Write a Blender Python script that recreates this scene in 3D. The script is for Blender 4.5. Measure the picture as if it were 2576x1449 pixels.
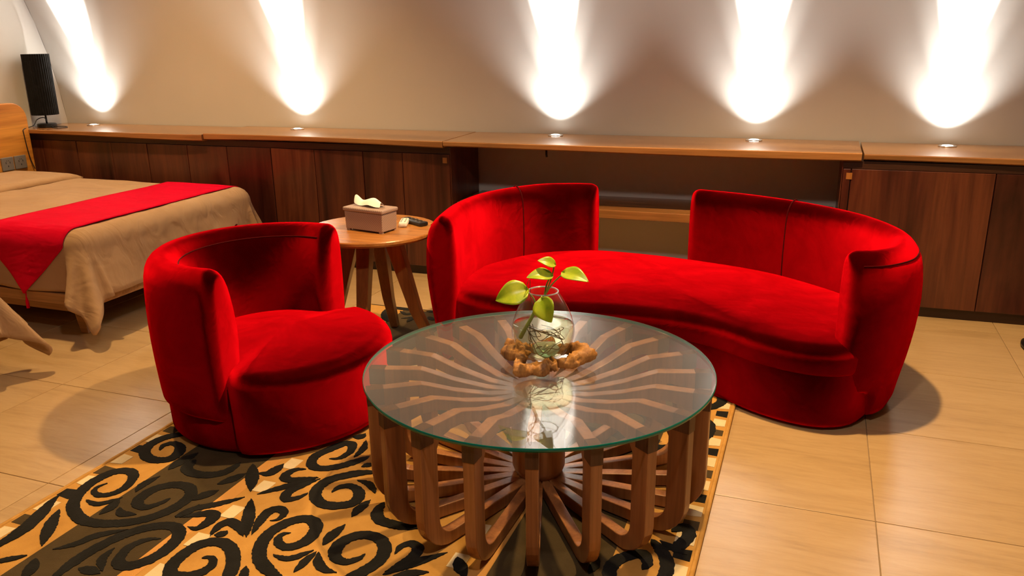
import bpy, bmesh, math, random
from mathutils import Vector, Matrix, noise as mnoise
random.seed(7)
for o in list(bpy.data.objects): bpy.data.objects.remove(o, do_unlink=True)
scene = bpy.context.scene
C = scene.collection
PI = math.pi
R = math.radians

# ------------------------------------------------------------------ camera
YAW, PITCH, ROLL, FPX = -0.35418, 0.29739, -0.01325, 2070.0
CAM = Vector((0, 0, 1.312))
def cam_axes():
    cy, sy, cp, sp = math.cos(YAW), math.sin(YAW), math.cos(PITCH), math.sin(PITCH)
    f = Vector((sy*cp, cy*cp, -sp)); r = Vector((cy, -sy, 0)); u = r.cross(f)
    c, s = math.cos(ROLL), math.sin(ROLL)
    return c*r + s*u, -s*r + c*u, f
_r, _u, _f = cam_axes()
cd = bpy.data.cameras.new('camera'); cam = bpy.data.objects.new('camera', cd); C.objects.link(cam)
cd.sensor_fit = 'HORIZONTAL'; cd.sensor_width = 36.0; cd.lens = 36.0*FPX/2576.0; cd.clip_start = 0.02
cam.matrix_world = Matrix(((_r.x, _u.x, -_f.x, CAM.x), (_r.y, _u.y, -_f.y, CAM.y), (_r.z, _u.z, -_f.z, CAM.z), (0, 0, 0, 1)))
scene.camera = cam

# ------------------------------------------------------------------ view, world, ceiling lights
vs = scene.view_settings
vs.view_transform = 'Standard'; vs.look = 'None'; vs.gamma = 1.0; vs.exposure = 0.0; vs.use_curve_mapping = False
w = bpy.data.worlds.new('world'); scene.world = w; w.use_nodes = True
w.node_tree.nodes['Background'].inputs[0].default_value = (1.0, 0.8, 0.6, 1); w.node_tree.nodes['Background'].inputs[1].default_value = 0.02

def lamp(name, kind, loc, power, col, size=0.06, target=None, angle=None, blend=0.3, parent=None):
    d = bpy.data.lights.new(name, kind); d.energy = power; d.color = col; d.shadow_soft_size = size
    if kind == 'SPOT': d.spot_size = R(angle); d.spot_blend = blend
    o = bpy.data.objects.new(name, d); C.objects.link(o); o.location = loc
    if target is not None:
        o.rotation_euler = (Vector(target) - Vector(loc)).to_track_quat('-Z', 'Y').to_euler()
    return o
WARM = (1.0, 0.64, 0.28)
lamp('ceiling_lamp', 'SPOT', (-0.25, 2.65, 3.05), 500, WARM, 0.05, (0.0, 2.35, 0), 104, 0.5)
lamp('ceiling_lamp', 'SPOT', (-3.3, 2.9, 3.0), 270, WARM, 0.06, (-3.3, 2.9, 0), 110, 0.5)
lamp('ceiling_lamp', 'SPOT', (-0.2, 0.75, 2.75), 90, (1.0, 0.83, 0.72), 0.08, (-0.5, 4.0, 0.4), 120, 0.6)

# ------------------------------------------------------------------ helpers
def link(o, parent=None):
    C.objects.link(o)
    if parent is not None: o.parent = parent
    return o
def wloc(o):
    v = Vector((0, 0, 0))
    while o is not None:
        v += o.location; o = o.parent
    return v
def tag(o, label=None, cat=None, group=None, kind=None):
    if label: o['label'] = label
    if cat: o['category'] = cat
    if group: o['group'] = group
    if kind: o['kind'] = kind
    return o
def thing(name, label, cat, loc, group=None):
    o = bpy.data.objects.new(name, None); o.empty_display_size = 0.05; o.location = loc
    C.objects.link(o); return tag(o, label, cat, group)
def mk(name, geo, mat, parent=None, smooth=False, at=None, sub=0, bevel=0, solid=0):
    """geo = (verts, faces) in world space -> one mesh object, kept under its parent"""
    off = Vector(at) if at is not None else Vector((0, 0, 0))
    base = off + (wloc(parent) if parent is not None else Vector((0, 0, 0)))
    me = bpy.data.meshes.new(name)
    me.from_pydata([tuple(Vector(v) - base) for v in geo[0]], [], [tuple(f) for f in geo[1]])
    bm = bmesh.new(); bm.from_mesh(me); bmesh.ops.recalc_face_normals(bm, faces=bm.faces[:]); bm.to_mesh(me); bm.free()
    if smooth:
        for p in me.polygons: p.use_smooth = True
    me.materials.append(mat)
    o = bpy.data.objects.new(name, me); o.location = off; link(o, parent)
    if bevel:
        m = o.modifiers.new('bevel', 'BEVEL'); m.width = bevel; m.segments = 2; m.limit_method = 'ANGLE'
    if solid:
        m = o.modifiers.new('solid', 'SOLIDIFY'); m.thickness = solid; m.offset = -1
    if sub:
        m = o.modifiers.new('sub', 'SUBSURF'); m.levels = sub; m.render_levels = sub
    return o
def join(*gs):
    V, F = [], []
    for v, f in gs:
        n = len(V); V += list(v); F += [tuple(i+n for i in q) for q in f]
    return V, F
def box(x0, x1, y0, y1, z0, z1):
    return ([(x0,y0,z0),(x1,y0,z0),(x1,y1,z0),(x0,y1,z0),(x0,y0,z1),(x1,y0,z1),(x1,y1,z1),(x0,y1,z1)],
            [(3,2,1,0),(4,5,6,7),(0,1,5,4),(1,2,6,5),(2,3,7,6),(3,0,4,7)])
def xf(g, loc=(0,0,0), rz=0, rx=0, ry=0, s=1):
    M = Matrix.Translation(loc) @ Matrix.Rotation(rz,4,'Z') @ Matrix.Rotation(ry,4,'Y') @ Matrix.Rotation(rx,4,'X') @ Matrix.Scale(s,4)
    return [tuple(M @ Vector(v)) for v in g[0]], g[1]
def lathe(prof, n=48, c=(0,0), cap=True):
    V, F = [], []
    for r, z in prof:
        for k in range(n):
            a = 2*PI*k/n; V.append((c[0]+r*math.cos(a), c[1]+r*math.sin(a), z))
    for i in range(len(prof)-1):
        for k in range(n):
            k2 = (k+1) % n; F.append((i*n+k, i*n+k2, (i+1)*n+k2, (i+1)*n+k))
    if cap:
        F.append(tuple(range(n))[::-1]); F.append(tuple((len(prof)-1)*n+k for k in range(n)))
    return V, F
def catmull(P, n, closed=False):
    P = [Vector(p) for p in P]; out = []; m = len(P); segs = m if closed else m-1
    for i in range(segs):
        if closed: a, b, c, d = P[(i-1) % m], P[i], P[(i+1) % m], P[(i+2) % m]
        else: a, b, c, d = P[max(i-1,0)], P[i], P[i+1], P[min(i+2,m-1)]
        for k in range(n):
            t = k/n
            out.append(0.5*((2*b)+(c-a)*t+(2*a-5*b+4*c-d)*t*t+(3*b-a-3*c+d)*t*t*t))
    if not closed: out.append(P[-1])
    return out
def resample(P, n):
    L = [0]
    for a, b in zip(P, P[1:]): L.append(L[-1]+(b-a).length)
    out, j = [], 0
    for k in range(n):
        s = L[-1]*k/(n-1)
        while j < len(P)-2 and L[j+1] < s: j += 1
        t = (s-L[j])/max(L[j+1]-L[j], 1e-9); out.append(P[j].lerp(P[j+1], min(t,1)))
    return out
def tube(P, r, n=8):
    """tube along P; r is a number or a function of 0..1"""
    P = [Vector(p) for p in P]; V, F = [], []
    N = None; m = len(P)
    for i, p in enumerate(P):
        t = (P[min(i+1,m-1)]-P[max(i-1,0)]).normalized()
        if N is None: N = t.orthogonal().normalized()
        N = (N - t*N.dot(t)); N = N.normalized() if N.length > 1e-6 else t.orthogonal().normalized()
        B = t.cross(N); rr = r(i/(m-1)) if callable(r) else r
        for k in range(n):
            a = 2*PI*k/n; V.append(tuple(p + N*rr*math.cos(a) + B*rr*math.sin(a)))
    for i in range(m-1):
        for k in range(n):
            k2 = (k+1) % n; F.append((i*n+k, i*n+k2, (i+1)*n+k2, (i+1)*n+k))
    F.append(tuple(range(n))[::-1]); F.append(tuple((m-1)*n+k for k in range(n)))
    return V, F
def ngon_prism(poly, z0, z1):
    n = len(poly)
    return ([(x,y,z0) for x,y in poly]+[(x,y,z1) for x,y in poly],
            [tuple(range(n))[::-1], tuple(range(n,2*n))]+[(i,(i+1)%n,(i+1)%n+n,i+n) for i in range(n)])
def dup(o, parent=None):
    c = o.copy(); C.objects.link(c); c.parent = parent
    for ch in list(o.children): dup(ch, c)
    return c

# ------------------------------------------------------------------ materials
def new_mat(name):
    m = bpy.data.materials.new(name); m.use_nodes = True
    nt = m.node_tree; b = nt.nodes['Principled BSDF']
    return m, nt, b
def N(nt, t, **kw):
    n = nt.nodes.new(t)
    for k, v in kw.items(): setattr(n, k, v)
    return n
def ramp(nt, stops):
    r = N(nt, 'ShaderNodeValToRGB'); e = r.color_ramp.elements
    while len(e) > 1: e.remove(e[-1])
    e[0].position, e[0].color = stops[0][0], (*stops[0][1], 1)
    for p, c in stops[1:]:
        k = e.new(p); k.color = (*c, 1)
    return r
def coords(nt, scale=(1,1,1), rot=(0,0,0), rnd=0.0):
    tc = N(nt, 'ShaderNodeTexCoord'); mp = N(nt, 'ShaderNodeMapping')
    mp.inputs['Scale'].default_value = scale; mp.inputs['Rotation'].default_value = rot
    if rnd:
        oi = N(nt, 'ShaderNodeObjectInfo'); mu = N(nt, 'ShaderNodeMath', operation='MULTIPLY'); mu.inputs[1].default_value = rnd
        cb = N(nt, 'ShaderNodeCombineXYZ'); ad = N(nt, 'ShaderNodeVectorMath', operation='ADD')
        nt.links.new(oi.outputs['Random'], mu.inputs[0])
        for i in range(3): nt.links.new(mu.outputs[0], cb.inputs[i])
        nt.links.new(tc.outputs['Object'], ad.inputs[0]); nt.links.new(cb.outputs[0], ad.inputs[1]); nt.links.new(ad.outputs[0], mp.inputs[0])
    else: nt.links.new(tc.outputs['Object'], mp.inputs[0])
    return mp
def noise(nt, vec, scale, detail=6, rough=0.6, dist=0.0):
    n = N(nt, 'ShaderNodeTexNoise'); n.inputs['Scale'].default_value = scale; n.inputs['Detail'].default_value = detail
    n.inputs['Roughness'].default_value = rough; n.inputs['Distortion'].default_value = dist
    nt.links.new(vec.outputs[0], n.inputs['Vector']); return n
def bump(nt, b, src, strength, dist):
    bp = N(nt, 'ShaderNodeBump'); bp.inputs['Strength'].default_value = strength; bp.inputs['Distance'].default_value = dist
    nt.links.new(src, bp.inputs['Height']); nt.links.new(bp.outputs[0], b.inputs['Normal']); return bp
def plain(name, col, rough=0.6, metal=0, spec=0.5):
    m, nt, b = new_mat(name); b.inputs['Base Color'].default_value = (*col, 1); b.inputs['Roughness'].default_value = rough
    b.inputs['Metallic'].default_value = metal; b.inputs['Specular IOR Level'].default_value = spec
    mp = coords(nt); n = noise(nt, mp, 60, 3); bump(nt, b, n.outputs[0], 0.05, 0.001)
    return m
def wood(name, axis, dark, mid, light, rough=0.4, scale=1.0, rnd=9.0, coat=0.0, vein=0.5):
    m, nt, b = new_mat(name)
    sc = [9*scale]*3; sc[axis] = 1.1*scale
    mp = coords(nt, sc, rnd=rnd)
    n1 = noise(nt, mp, 0.55, 4, 0.55, 1.2)
    sc2 = [90*scale]*3; sc2[axis] = 3.0*scale
    mp2 = coords(nt, sc2, rnd=rnd); n2 = noise(nt, mp2, 1.0, 5, 0.6, 0.2)
    r1 = ramp(nt, [(0.28, dark), (0.45, mid), (0.60, light), (0.75, mid)])
    nt.links.new(n1.outputs[0], r1.inputs[0])
    r2 = ramp(nt, [(0.3, (1-vein,)*3), (0.6, (1.0,)*3)]); nt.links.new(n2.outputs[0], r2.inputs[0])
    mx = N(nt, 'ShaderNodeMix', data_type='RGBA', blend_type='MULTIPLY'); mx.inputs[0].default_value = 0.7
    nt.links.new(r1.outputs[0], mx.inputs[6]); nt.links.new(r2.outputs[0], mx.inputs[7]); nt.links.new(mx.outputs[2], b.inputs['Base Color'])
    b.inputs['Roughness'].default_value = rough; b.inputs['Coat Weight'].default_value = coat; b.inputs['Coat Roughness'].default_value = 0.25
    bump(nt, b, n2.outputs[0], 0.08, 0.002)
    return m
def fabric(name, c1, c2, rough=0.85, scale=6, sheen=0.0, tint=(1,1,1), fine=350, bs=0.15, wr=0.0):
    m, nt, b = new_mat(name); mp = coords(nt)
    n1 = noise(nt, mp, scale, 5, 0.6, 0.5); r = ramp(nt, [(0.35, c1), (0.65, c2)]); nt.links.new(n1.outputs[0], r.inputs[0])
    nt.links.new(r.outputs[0], b.inputs['Base Color']); b.inputs['Roughness'].default_value = rough
    b.inputs['Sheen Weight'].default_value = sheen; b.inputs['Sheen Tint'].default_value = (*tint, 1); b.inputs['Sheen Roughness'].default_value = 0.4
    b.inputs['Specular IOR Level'].default_value = 0.15
    n2 = noise(nt, mp, fine, 2, 0.5)
    b1 = bump(nt, b, n2.outputs[0], bs, 0.002)
    if wr:
        mp3 = coords(nt, (1.2, 5, 3)); n3 = noise(nt, mp3, 2.2, 3, 0.5, 0.8)
        b2 = N(nt, 'ShaderNodeBump'); b2.inputs['Strength'].default_value = wr; b2.inputs['Distance'].default_value = 0.03
        nt.links.new(n3.outputs[0], b2.inputs['Height']); nt.links.new(b2.outputs[0], b1.inputs['Normal'])
    return m
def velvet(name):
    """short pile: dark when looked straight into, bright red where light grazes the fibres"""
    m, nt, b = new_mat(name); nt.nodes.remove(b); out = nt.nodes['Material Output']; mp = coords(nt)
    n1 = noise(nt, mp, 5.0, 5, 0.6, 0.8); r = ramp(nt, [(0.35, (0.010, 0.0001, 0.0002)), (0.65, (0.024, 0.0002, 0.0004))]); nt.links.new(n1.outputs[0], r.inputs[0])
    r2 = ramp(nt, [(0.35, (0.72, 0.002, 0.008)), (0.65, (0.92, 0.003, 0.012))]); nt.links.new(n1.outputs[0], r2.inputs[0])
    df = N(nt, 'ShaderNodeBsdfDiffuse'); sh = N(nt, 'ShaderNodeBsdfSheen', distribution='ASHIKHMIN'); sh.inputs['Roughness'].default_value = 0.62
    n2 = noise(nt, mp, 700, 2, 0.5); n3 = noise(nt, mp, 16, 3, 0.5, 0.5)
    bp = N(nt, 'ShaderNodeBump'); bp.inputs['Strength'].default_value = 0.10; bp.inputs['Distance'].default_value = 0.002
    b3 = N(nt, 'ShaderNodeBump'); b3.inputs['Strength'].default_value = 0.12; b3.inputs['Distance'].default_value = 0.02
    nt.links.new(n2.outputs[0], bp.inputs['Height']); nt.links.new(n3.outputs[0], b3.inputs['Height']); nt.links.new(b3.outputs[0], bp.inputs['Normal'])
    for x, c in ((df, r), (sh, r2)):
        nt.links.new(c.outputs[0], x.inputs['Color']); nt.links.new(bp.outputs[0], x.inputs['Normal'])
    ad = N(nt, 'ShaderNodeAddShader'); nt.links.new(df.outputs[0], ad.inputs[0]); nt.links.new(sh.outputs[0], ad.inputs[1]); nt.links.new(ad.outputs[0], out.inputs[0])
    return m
def paint(name, col):
    m, nt, b = new_mat(name); mp = coords(nt)
    n = noise(nt, mp, 1.3, 3); r = ramp(nt, [(0.3, tuple(c*0.95 for c in col)), (0.7, col)]); nt.links.new(n.outputs[0], r.inputs[0])
    nt.links.new(r.outputs[0], b.inputs['Base Color']); b.inputs['Roughness'].default_value = 0.75; b.inputs['Specular IOR Level'].default_value = 0.25
    n2 = noise(nt, mp, 9, 8, 0.65); bump(nt, b, n2.outputs[0], 0.10, 0.01); return m
def thin_glass(name, tint, rough=0.0, f0=0.04, k=1.0, haze=0.0):
    """thin sheet: sees straight through, mirrors more at grazing angles (Schlick)"""
    m, nt, b = new_mat(name); nt.nodes.remove(b); out = nt.nodes['Material Output']
    tr = N(nt, 'ShaderNodeBsdfTransparent'); tr.inputs[0].default_value = (*tint, 1)
    gl = N(nt, 'ShaderNodeBsdfGlossy'); gl.inputs['Roughness'].default_value = rough
    lw = N(nt, 'ShaderNodeLayerWeight'); lw.inputs['Blend'].default_value = 0.5
    pw = N(nt, 'ShaderNodeMath', operation='POWER'); pw.inputs[1].default_value = 5.0
    ma = N(nt, 'ShaderNodeMath', operation='MULTIPLY_ADD'); ma.inputs[1].default_value = (1-f0)*k; ma.inputs[2].default_value = f0
    mx = N(nt, 'ShaderNodeMixShader')
    nt.links.new(lw.outputs['Facing'], pw.inputs[0]); nt.links.new(pw.outputs[0], ma.inputs[0]); nt.links.new(ma.outputs[0], mx.inputs[0])
    dh = N(nt, 'ShaderNodeBsdfDiffuse'); dh.inputs[0].default_value = (0.66, 0.80, 0.94, 1); mh = N(nt, 'ShaderNodeMixShader'); mh.inputs[0].default_value = haze
    nt.links.new(tr.outputs[0], mh.inputs[1]); nt.links.new(dh.outputs[0], mh.inputs[2])
    nt.links.new(mh.outputs[0], mx.inputs[1]); nt.links.new(gl.outputs[0], mx.inputs[2]); nt.links.new(mx.outputs[0], out.inputs[0])
    return m
def emit(name, col, s):
    m, nt, b = new_mat(name); b.inputs['Base Color'].default_value = (0.9, 0.9, 0.85, 1)
    b.inputs['Emission Color'].default_value = (*col, 1); b.inputs['Emission Strength'].default_value = s; return m

M = {}
M['wall_low_bounce'] = paint('low_bounce_plaster', (0.20, 0.155, 0.12))  # unseen camera-side wall, darkened so less light bounces onto the seat fronts
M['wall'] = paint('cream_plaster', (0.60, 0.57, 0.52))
M['velvet'] = velvet('red_velvet')
M['velvet_dark'] = fabric('red_velvet_seam', (0.05, 0.0005, 0.001), (0.07, 0.0006, 0.0015), 1.0, 7, 0.0)
M['walnut_v'] = wood('walnut_panel', 2, (0.018, 0.0035, 0.002), (0.068, 0.015, 0.008), (0.125, 0.034, 0.014), 0.32, 0.8, 11, 0.1)
M['walnut_plinth'] = wood('walnut_plinth', 0, (0.022, 0.008, 0.004), (0.04, 0.013, 0.006), (0.05, 0.018, 0.008), 0.4)
M['shelf'] = wood('honey_shelf', 0, (0.19, 0.080, 0.024), (0.33, 0.145, 0.045), (0.43, 0.205, 0.07), 0.22, 0.8, 7, 0.35, 0.35)
M['rib'] = wood('table_teak', 2, (0.17, 0.064, 0.022), (0.31, 0.125, 0.043), (0.43, 0.19, 0.072), 0.32, 1.3, 5, 0.15, 0.4)
M['rib_end'] = wood('table_end_grain', 2, (0.05, 0.02, 0.009), (0.085, 0.035, 0.016), (0.11, 0.047, 0.02), 0.5, 4, 5)
M['sidewood'] = wood('side_table_wood', 0, (0.26, 0.095, 0.020), (0.38, 0.150, 0.034), (0.48, 0.205, 0.05), 0.25, 1.2, 0, 0.4, 0.35)
M['sideleg'] = wood('side_table_leg_wood', 2, (0.20, 0.070, 0.016), (0.30, 0.115, 0.028), (0.38, 0.15, 0.038), 0.3, 1.2, 3, 0.3, 0.35)
M['headboard'] = wood('headboard_wood', 1, (0.20, 0.055, 0.007), (0.48, 0.175, 0.022), (0.64, 0.28, 0.045), 0.35, 0.9, 0, 0.15, 0.4)
M['bedwood'] = wood('bed_frame_wood', 0, (0.24, 0.10, 0.03), (0.36, 0.17, 0.05), (0.45, 0.23, 0.08), 0.45, 1.0, 3)
M['duvet'] = fabric('tan_duvet', (0.40, 0.245, 0.125), (0.46, 0.29, 0.15), 0.8, 2.5, 0.1, (1, 0.9, 0.8), 500, 0.08, 0.5)
M['runner'] = fabric('red_runner', (0.58, 0.002, 0.020), (0.66, 0.003, 0.026), 0.85, 5, 0.15, (1, 0.01, 0.06), 600, 0.08, 0.55)
M['runner'].node_tree.nodes['Principled BSDF'].inputs['Specular IOR Level'].default_value = 0.03
M['mattress'] = fabric('mattress_cloth', (0.5, 0.42, 0.33), (0.55, 0.47, 0.37))
M['black'] = plain('black_plastic', (0.008, 0.008, 0.009), 0.35)
M['shade'] = fabric('black_pleated_shade', (0.004, 0.004, 0.004), (0.010, 0.010, 0.011), 0.6, 20)
M['metal'] = plain('dark_metal', (0.02, 0.02, 0.022), 0.35, 0.8)
M['ring'] = plain('brushed_ring', (0.75, 0.74, 0.72), 0.25, 1.0)
M['lens'] = emit('uplight_lens', (1.0, 0.97, 0.90), 18)
M['socket'] = plain('grey_socket', (0.16, 0.145, 0.13), 0.45)
M['tissue_box'] = None
M['tissue'] = fabric('white_tissue', (0.86, 0.83, 0.78), (0.92, 0.90, 0.86), 0.9, 10)
M['white'] = plain('white_plastic', (0.78, 0.75, 0.68), 0.4)
M['glass_top'] = thin_glass('table_glass', (0.96, 0.975, 0.97), 0.0, 0.13, 1.0, 0.035)  # slight bluish haze paints blue-grey reflection into the clear glass
M['glass_edge'] = None
M['vase'] = thin_glass('vase_glass', (0.95, 0.965, 0.955), 0.0, 0.06, 1.0, 0.012)
M['rug_gold'] = fabric('gold_pile', (0.42, 0.215, 0.048), (0.52, 0.28, 0.068), 0.95, 9, 0.2, (1, 0.85, 0.5), 420, 0.5)
M['rug_light'] = fabric('orange_pile', (0.52, 0.25, 0.06), (0.58, 0.29, 0.08), 0.95, 9, 0.2, (1, 0.85, 0.5), 420, 0.5)
M['rug_dark'] = fabric('olive_brown_pile', (0.050, 0.034, 0.014), (0.068, 0.046, 0.020), 0.95, 9, 0.1, (1, 0.9, 0.7), 420, 0.5)
M['rug_black'] = fabric('black_pile', (0.007, 0.0068, 0.006), (0.012, 0.0115, 0.0105), 0.95, 12, 0.1, (0.6, 0.6, 0.6), 420, 0.6)
M['rug_cream'] = fabric('cream_pile', (0.62, 0.50, 0.29), (0.70, 0.58, 0.36), 0.95, 12, 0.1, (1, 1, 0.8), 420, 0.5)
M['binding'] = fabric('gold_binding', (0.42, 0.22, 0.05), (0.5, 0.27, 0.07), 0.8, 40)

def mat_tile():
    m, nt, b = new_mat('sandstone_tile'); mp = coords(nt, (1.0, 7.0, 1.0), (0, 0, 0.06), rnd=6)
    n1 = noise(nt, mp, 1.6, 8, 0.65, 0.8); n2 = noise(nt, mp, 9, 6, 0.7, 0.6)
    mx = N(nt, 'ShaderNodeMix', data_type='RGBA'); mx.inputs[0].default_value = 0.4
    nt.links.new(n1.outputs[1] if False else n1.outputs[0], mx.inputs[6]); nt.links.new(n2.outputs[0], mx.inputs[7])
    r = ramp(nt, [(0.34, (0.36, 0.238, 0.115)), (0.5, (0.45, 0.305, 0.150)), (0.66, (0.50, 0.35, 0.182))])
    nt.links.new(mx.outputs[2], r.inputs[0]); nt.links.new(r.outputs[0], b.inputs['Base Color'])
    b.inputs['Roughness'].default_value = 0.30; b.inputs['Specular IOR Level'].default_value = 0.5
    bump(nt, b, n2.outputs[0], 0.12, 0.003); return m
M['tile'] = mat_tile()
M['grout'] = plain('grout', (0.26, 0.18, 0.10), 0.9)
def mat_edge():
    m, nt, b = new_mat('green_glass_edge'); b.inputs['Base Color'].default_value = (0.004, 0.17, 0.13, 1)
    b.inputs['Roughness'].default_value = 0.15; b.inputs['IOR'].default_value = 1.5
    return m
M['glass_edge'] = mat_edge()
def mat_weave():
    m, nt, b = new_mat('taupe_woven_plastic'); tc = N(nt, 'ShaderNodeTexCoord')
    ck = N(nt, 'ShaderNodeTexChecker'); ck.inputs['Scale'].default_value = 210
    mpw = N(nt, 'ShaderNodeMapping'); mpw.inputs['Rotation'].default_value = (0, 0, R(10.5)); mpw.inputs['Location'].default_value = (0.0012, 0.0012, 0.0012)
    nt.links.new(tc.outputs['Object'], mpw.inputs[0]); nt.links.new(mpw.outputs[0], ck.inputs['Vector'])
    ck.inputs['Color1'].default_value = (0.40, 0.285, 0.235, 1); ck.inputs['Color2'].default_value = (0.27, 0.18, 0.145, 1)
    nt.links.new(ck.outputs['Color'], b.inputs['Base Color']); b.inputs['Roughness'].default_value = 0.4
    bump(nt, b, ck.outputs['Fac'], 0.5, 0.002); return m
M['tissue_box'] = mat_weave()
M['water'] = thin_glass('yellowish_water', (0.94, 0.92, 0.74), 0.0, 0.03)
M['white_glass'] = thin_glass('vase_rim_glass', (0.9, 0.93, 0.92), 0.1, 0.35, 1.0, 0.25)
def mat_leaf():
    m, nt, b = new_mat('pothos_leaf'); mp = coords(nt, (1,1,1)); n = noise(nt, mp, 22, 4, 0.6, 0.3)
    r = ramp(nt, [(0.3, (0.20, 0.34, 0.008)), (0.7, (0.46, 0.52, 0.02))]); nt.links.new(n.outputs[0], r.inputs[0])
    nt.links.new(r.outputs[0], b.inputs['Base Color']); b.inputs['Roughness'].default_value = 0.35
    b.inputs['Subsurface Weight'].default_value = 0.15; b.inputs['Subsurface Radius'].default_value = (0.004, 0.006, 0.001); return m
M['leaf'] = mat_leaf()
M['stem'] = plain('green_stem', (0.22, 0.28, 0.035), 0.5)
M['root'] = plain('brown_root', (0.09, 0.045, 0.012), 0.6)
M['drift'] = wood('driftwood', 2, (0.10, 0.035, 0.008), (0.32, 0.135, 0.03), (0.48, 0.22, 0.05), 0.6, 5, 0, 0, 0.6)
M['pebble'] = thin_glass('pale_green_glass_pebble', (0.62, 0.86, 0.72), 0.05, 0.12, 1.0, 0.35)

# ================================================================== SETTING
VR, VZC = 2.75, 0.58
XL, XR = -4.93, 3.3
def wall_y(x): return 4.42 + 0.035*(x + 4.9)              # back wall at shelf height
def vault_yc(x): return wall_y(x) - math.sqrt(VR**2 - (0.775-VZC)**2)
def vault_strip(a0, a1, n, low=None):
    """strip of the vault between angles a0..a1 (0 = back wall side, 180 = camera side)"""
    prof = []
    if low == 'back': prof.append((VR, 0.0))
    for k in range(n+1):
        a = R(a0 + (a1-a0)*k/n); prof.append((VR*math.cos(a), VZC + VR*math.sin(a)))
    if low == 'front': prof.append((-VR, 0.0))
    V, F = [], []; nx = 24
    for i in range(nx+1):
        x = XL + (XR-XL)*i/nx
        for dy, z in prof: V.append((x, vault_yc(x)+dy, z))
    m = len(prof)
    for i in range(nx):
        for j in range(m-1): F.append((i*m+j, (i+1)*m+j, (i+1)*m+j+1, i*m+j+1))
    return V, F
def struct(o, label=None):
    o['kind'] = 'structure'
    if label: o['label'] = label
    return o
struct(mk('wall_back', vault_strip(0, 55, 22, 'back'), M['wall'], smooth=True), 'cream curved vault wall behind the shelf')
struct(mk('ceiling', vault_strip(55, 125, 24), M['wall'], smooth=True), 'cream vaulted ceiling')
struct(mk('wall_front', vault_strip(125, 180, 22, 'front'), M['wall_low_bounce'], smooth=True), 'curved wall on the camera side')
def end_wall(name, x, s):
    poly = [(vault_yc(x)+VR, 0)]
    for k in range(41):
        a = PI*k/40; poly.append((vault_yc(x)+VR*math.cos(a), VZC+VR*math.sin(a)))
    poly.append((vault_yc(x)-VR, 0)); n = len(poly)
    V = [(x, y, z) for y, z in poly] + [(x+s, y, z) for y, z in poly]
    F = [tuple(range(n)), tuple(range(n, 2*n))[::-1]] + [(i, (i+1) % n, (i+1) % n+n, i+n) for i in range(n)]
    return struct(mk(name, (V, F), M['wall']))
end_wall('wall_left', XL, -0.1)['label'] = 'pale end wall behind the bed headboard'
end_wall('wall_right', XR, 0.1)

# floor: grout bed with 60 cm tiles
floor = struct(mk('floor', box(XL, XR, -1.2, 4.75, -0.06, -0.004), M['grout']), 'sandstone tiled floor')
TS = 0.6
tile_me = None
for i in range(-9, 7):
    for j in range(-6, 6):
        x0 = 0.25 + i*TS - (0.0 if j < 2 else 0.0); y0 = 2.231 + j*TS
        if x0 > XR-0.2 or y0 > 4.6 or x0+TS < XL+0.02 or y0+TS < -0.9: continue
        if tile_me is None:
            t = mk('tile', box(0.0012, TS-0.0012, 0.0012, TS-0.0012, -0.02, 0.0), M['tile'], floor, bevel=0.0012); tile_me = t.data
        else:
            t = bpy.data.objects.new('tile', tile_me); link(t, floor)
            m = t.modifiers.new('bevel', 'BEVEL'); m.width = 0.0012; m.segments = 2; m.limit_method = 'ANGLE'
        t.location = (x0, y0, 0)

# ================================================================== CABINETS AND SHELF
def face_y(x): return 4.137 + 0.0175*x                     # plane of the cabinet fronts
def slab(x0, x1, dy0, dy1, z0, z1):
    """box whose y follows the cabinet plane"""
    return ([(x0,face_y(x0)+dy0,z0),(x1,face_y(x1)+dy0,z0),(x1,face_y(x1)+dy1,z0),(x0,face_y(x0)+dy1,z0),
             (x0,face_y(x0)+dy0,z1),(x1,face_y(x1)+dy0,z1),(x1,face_y(x1)+dy1,z1),(x0,face_y(x0)+dy1,z1)], box(0,1,0,1,0,1)[1])
def back_slab(x0, x1, dy0, z0, z1, gap=0.004):
    """from the cabinet plane to the back wall"""
    g = slab(x0, x1, dy0, 0.2, z0, z1); V = list(g[0])
    for k in (2, 3, 6, 7): V[k] = (V[k][0], wall_y(V[k][0]) - gap - (0.02 if z1 > 0.7 else 0.0), V[k][2])
    return V, g[1]
cabL = thing('storage_cabinet', 'long dark walnut cabinet under the shelf behind the bed and side table', 'cabinet', (-3.4, 4.1, 0))
cabR = thing('storage_cabinet', 'dark walnut cabinet under the shelf right of the red sofa', 'cabinet', (1.2, 4.15, 0))
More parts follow.
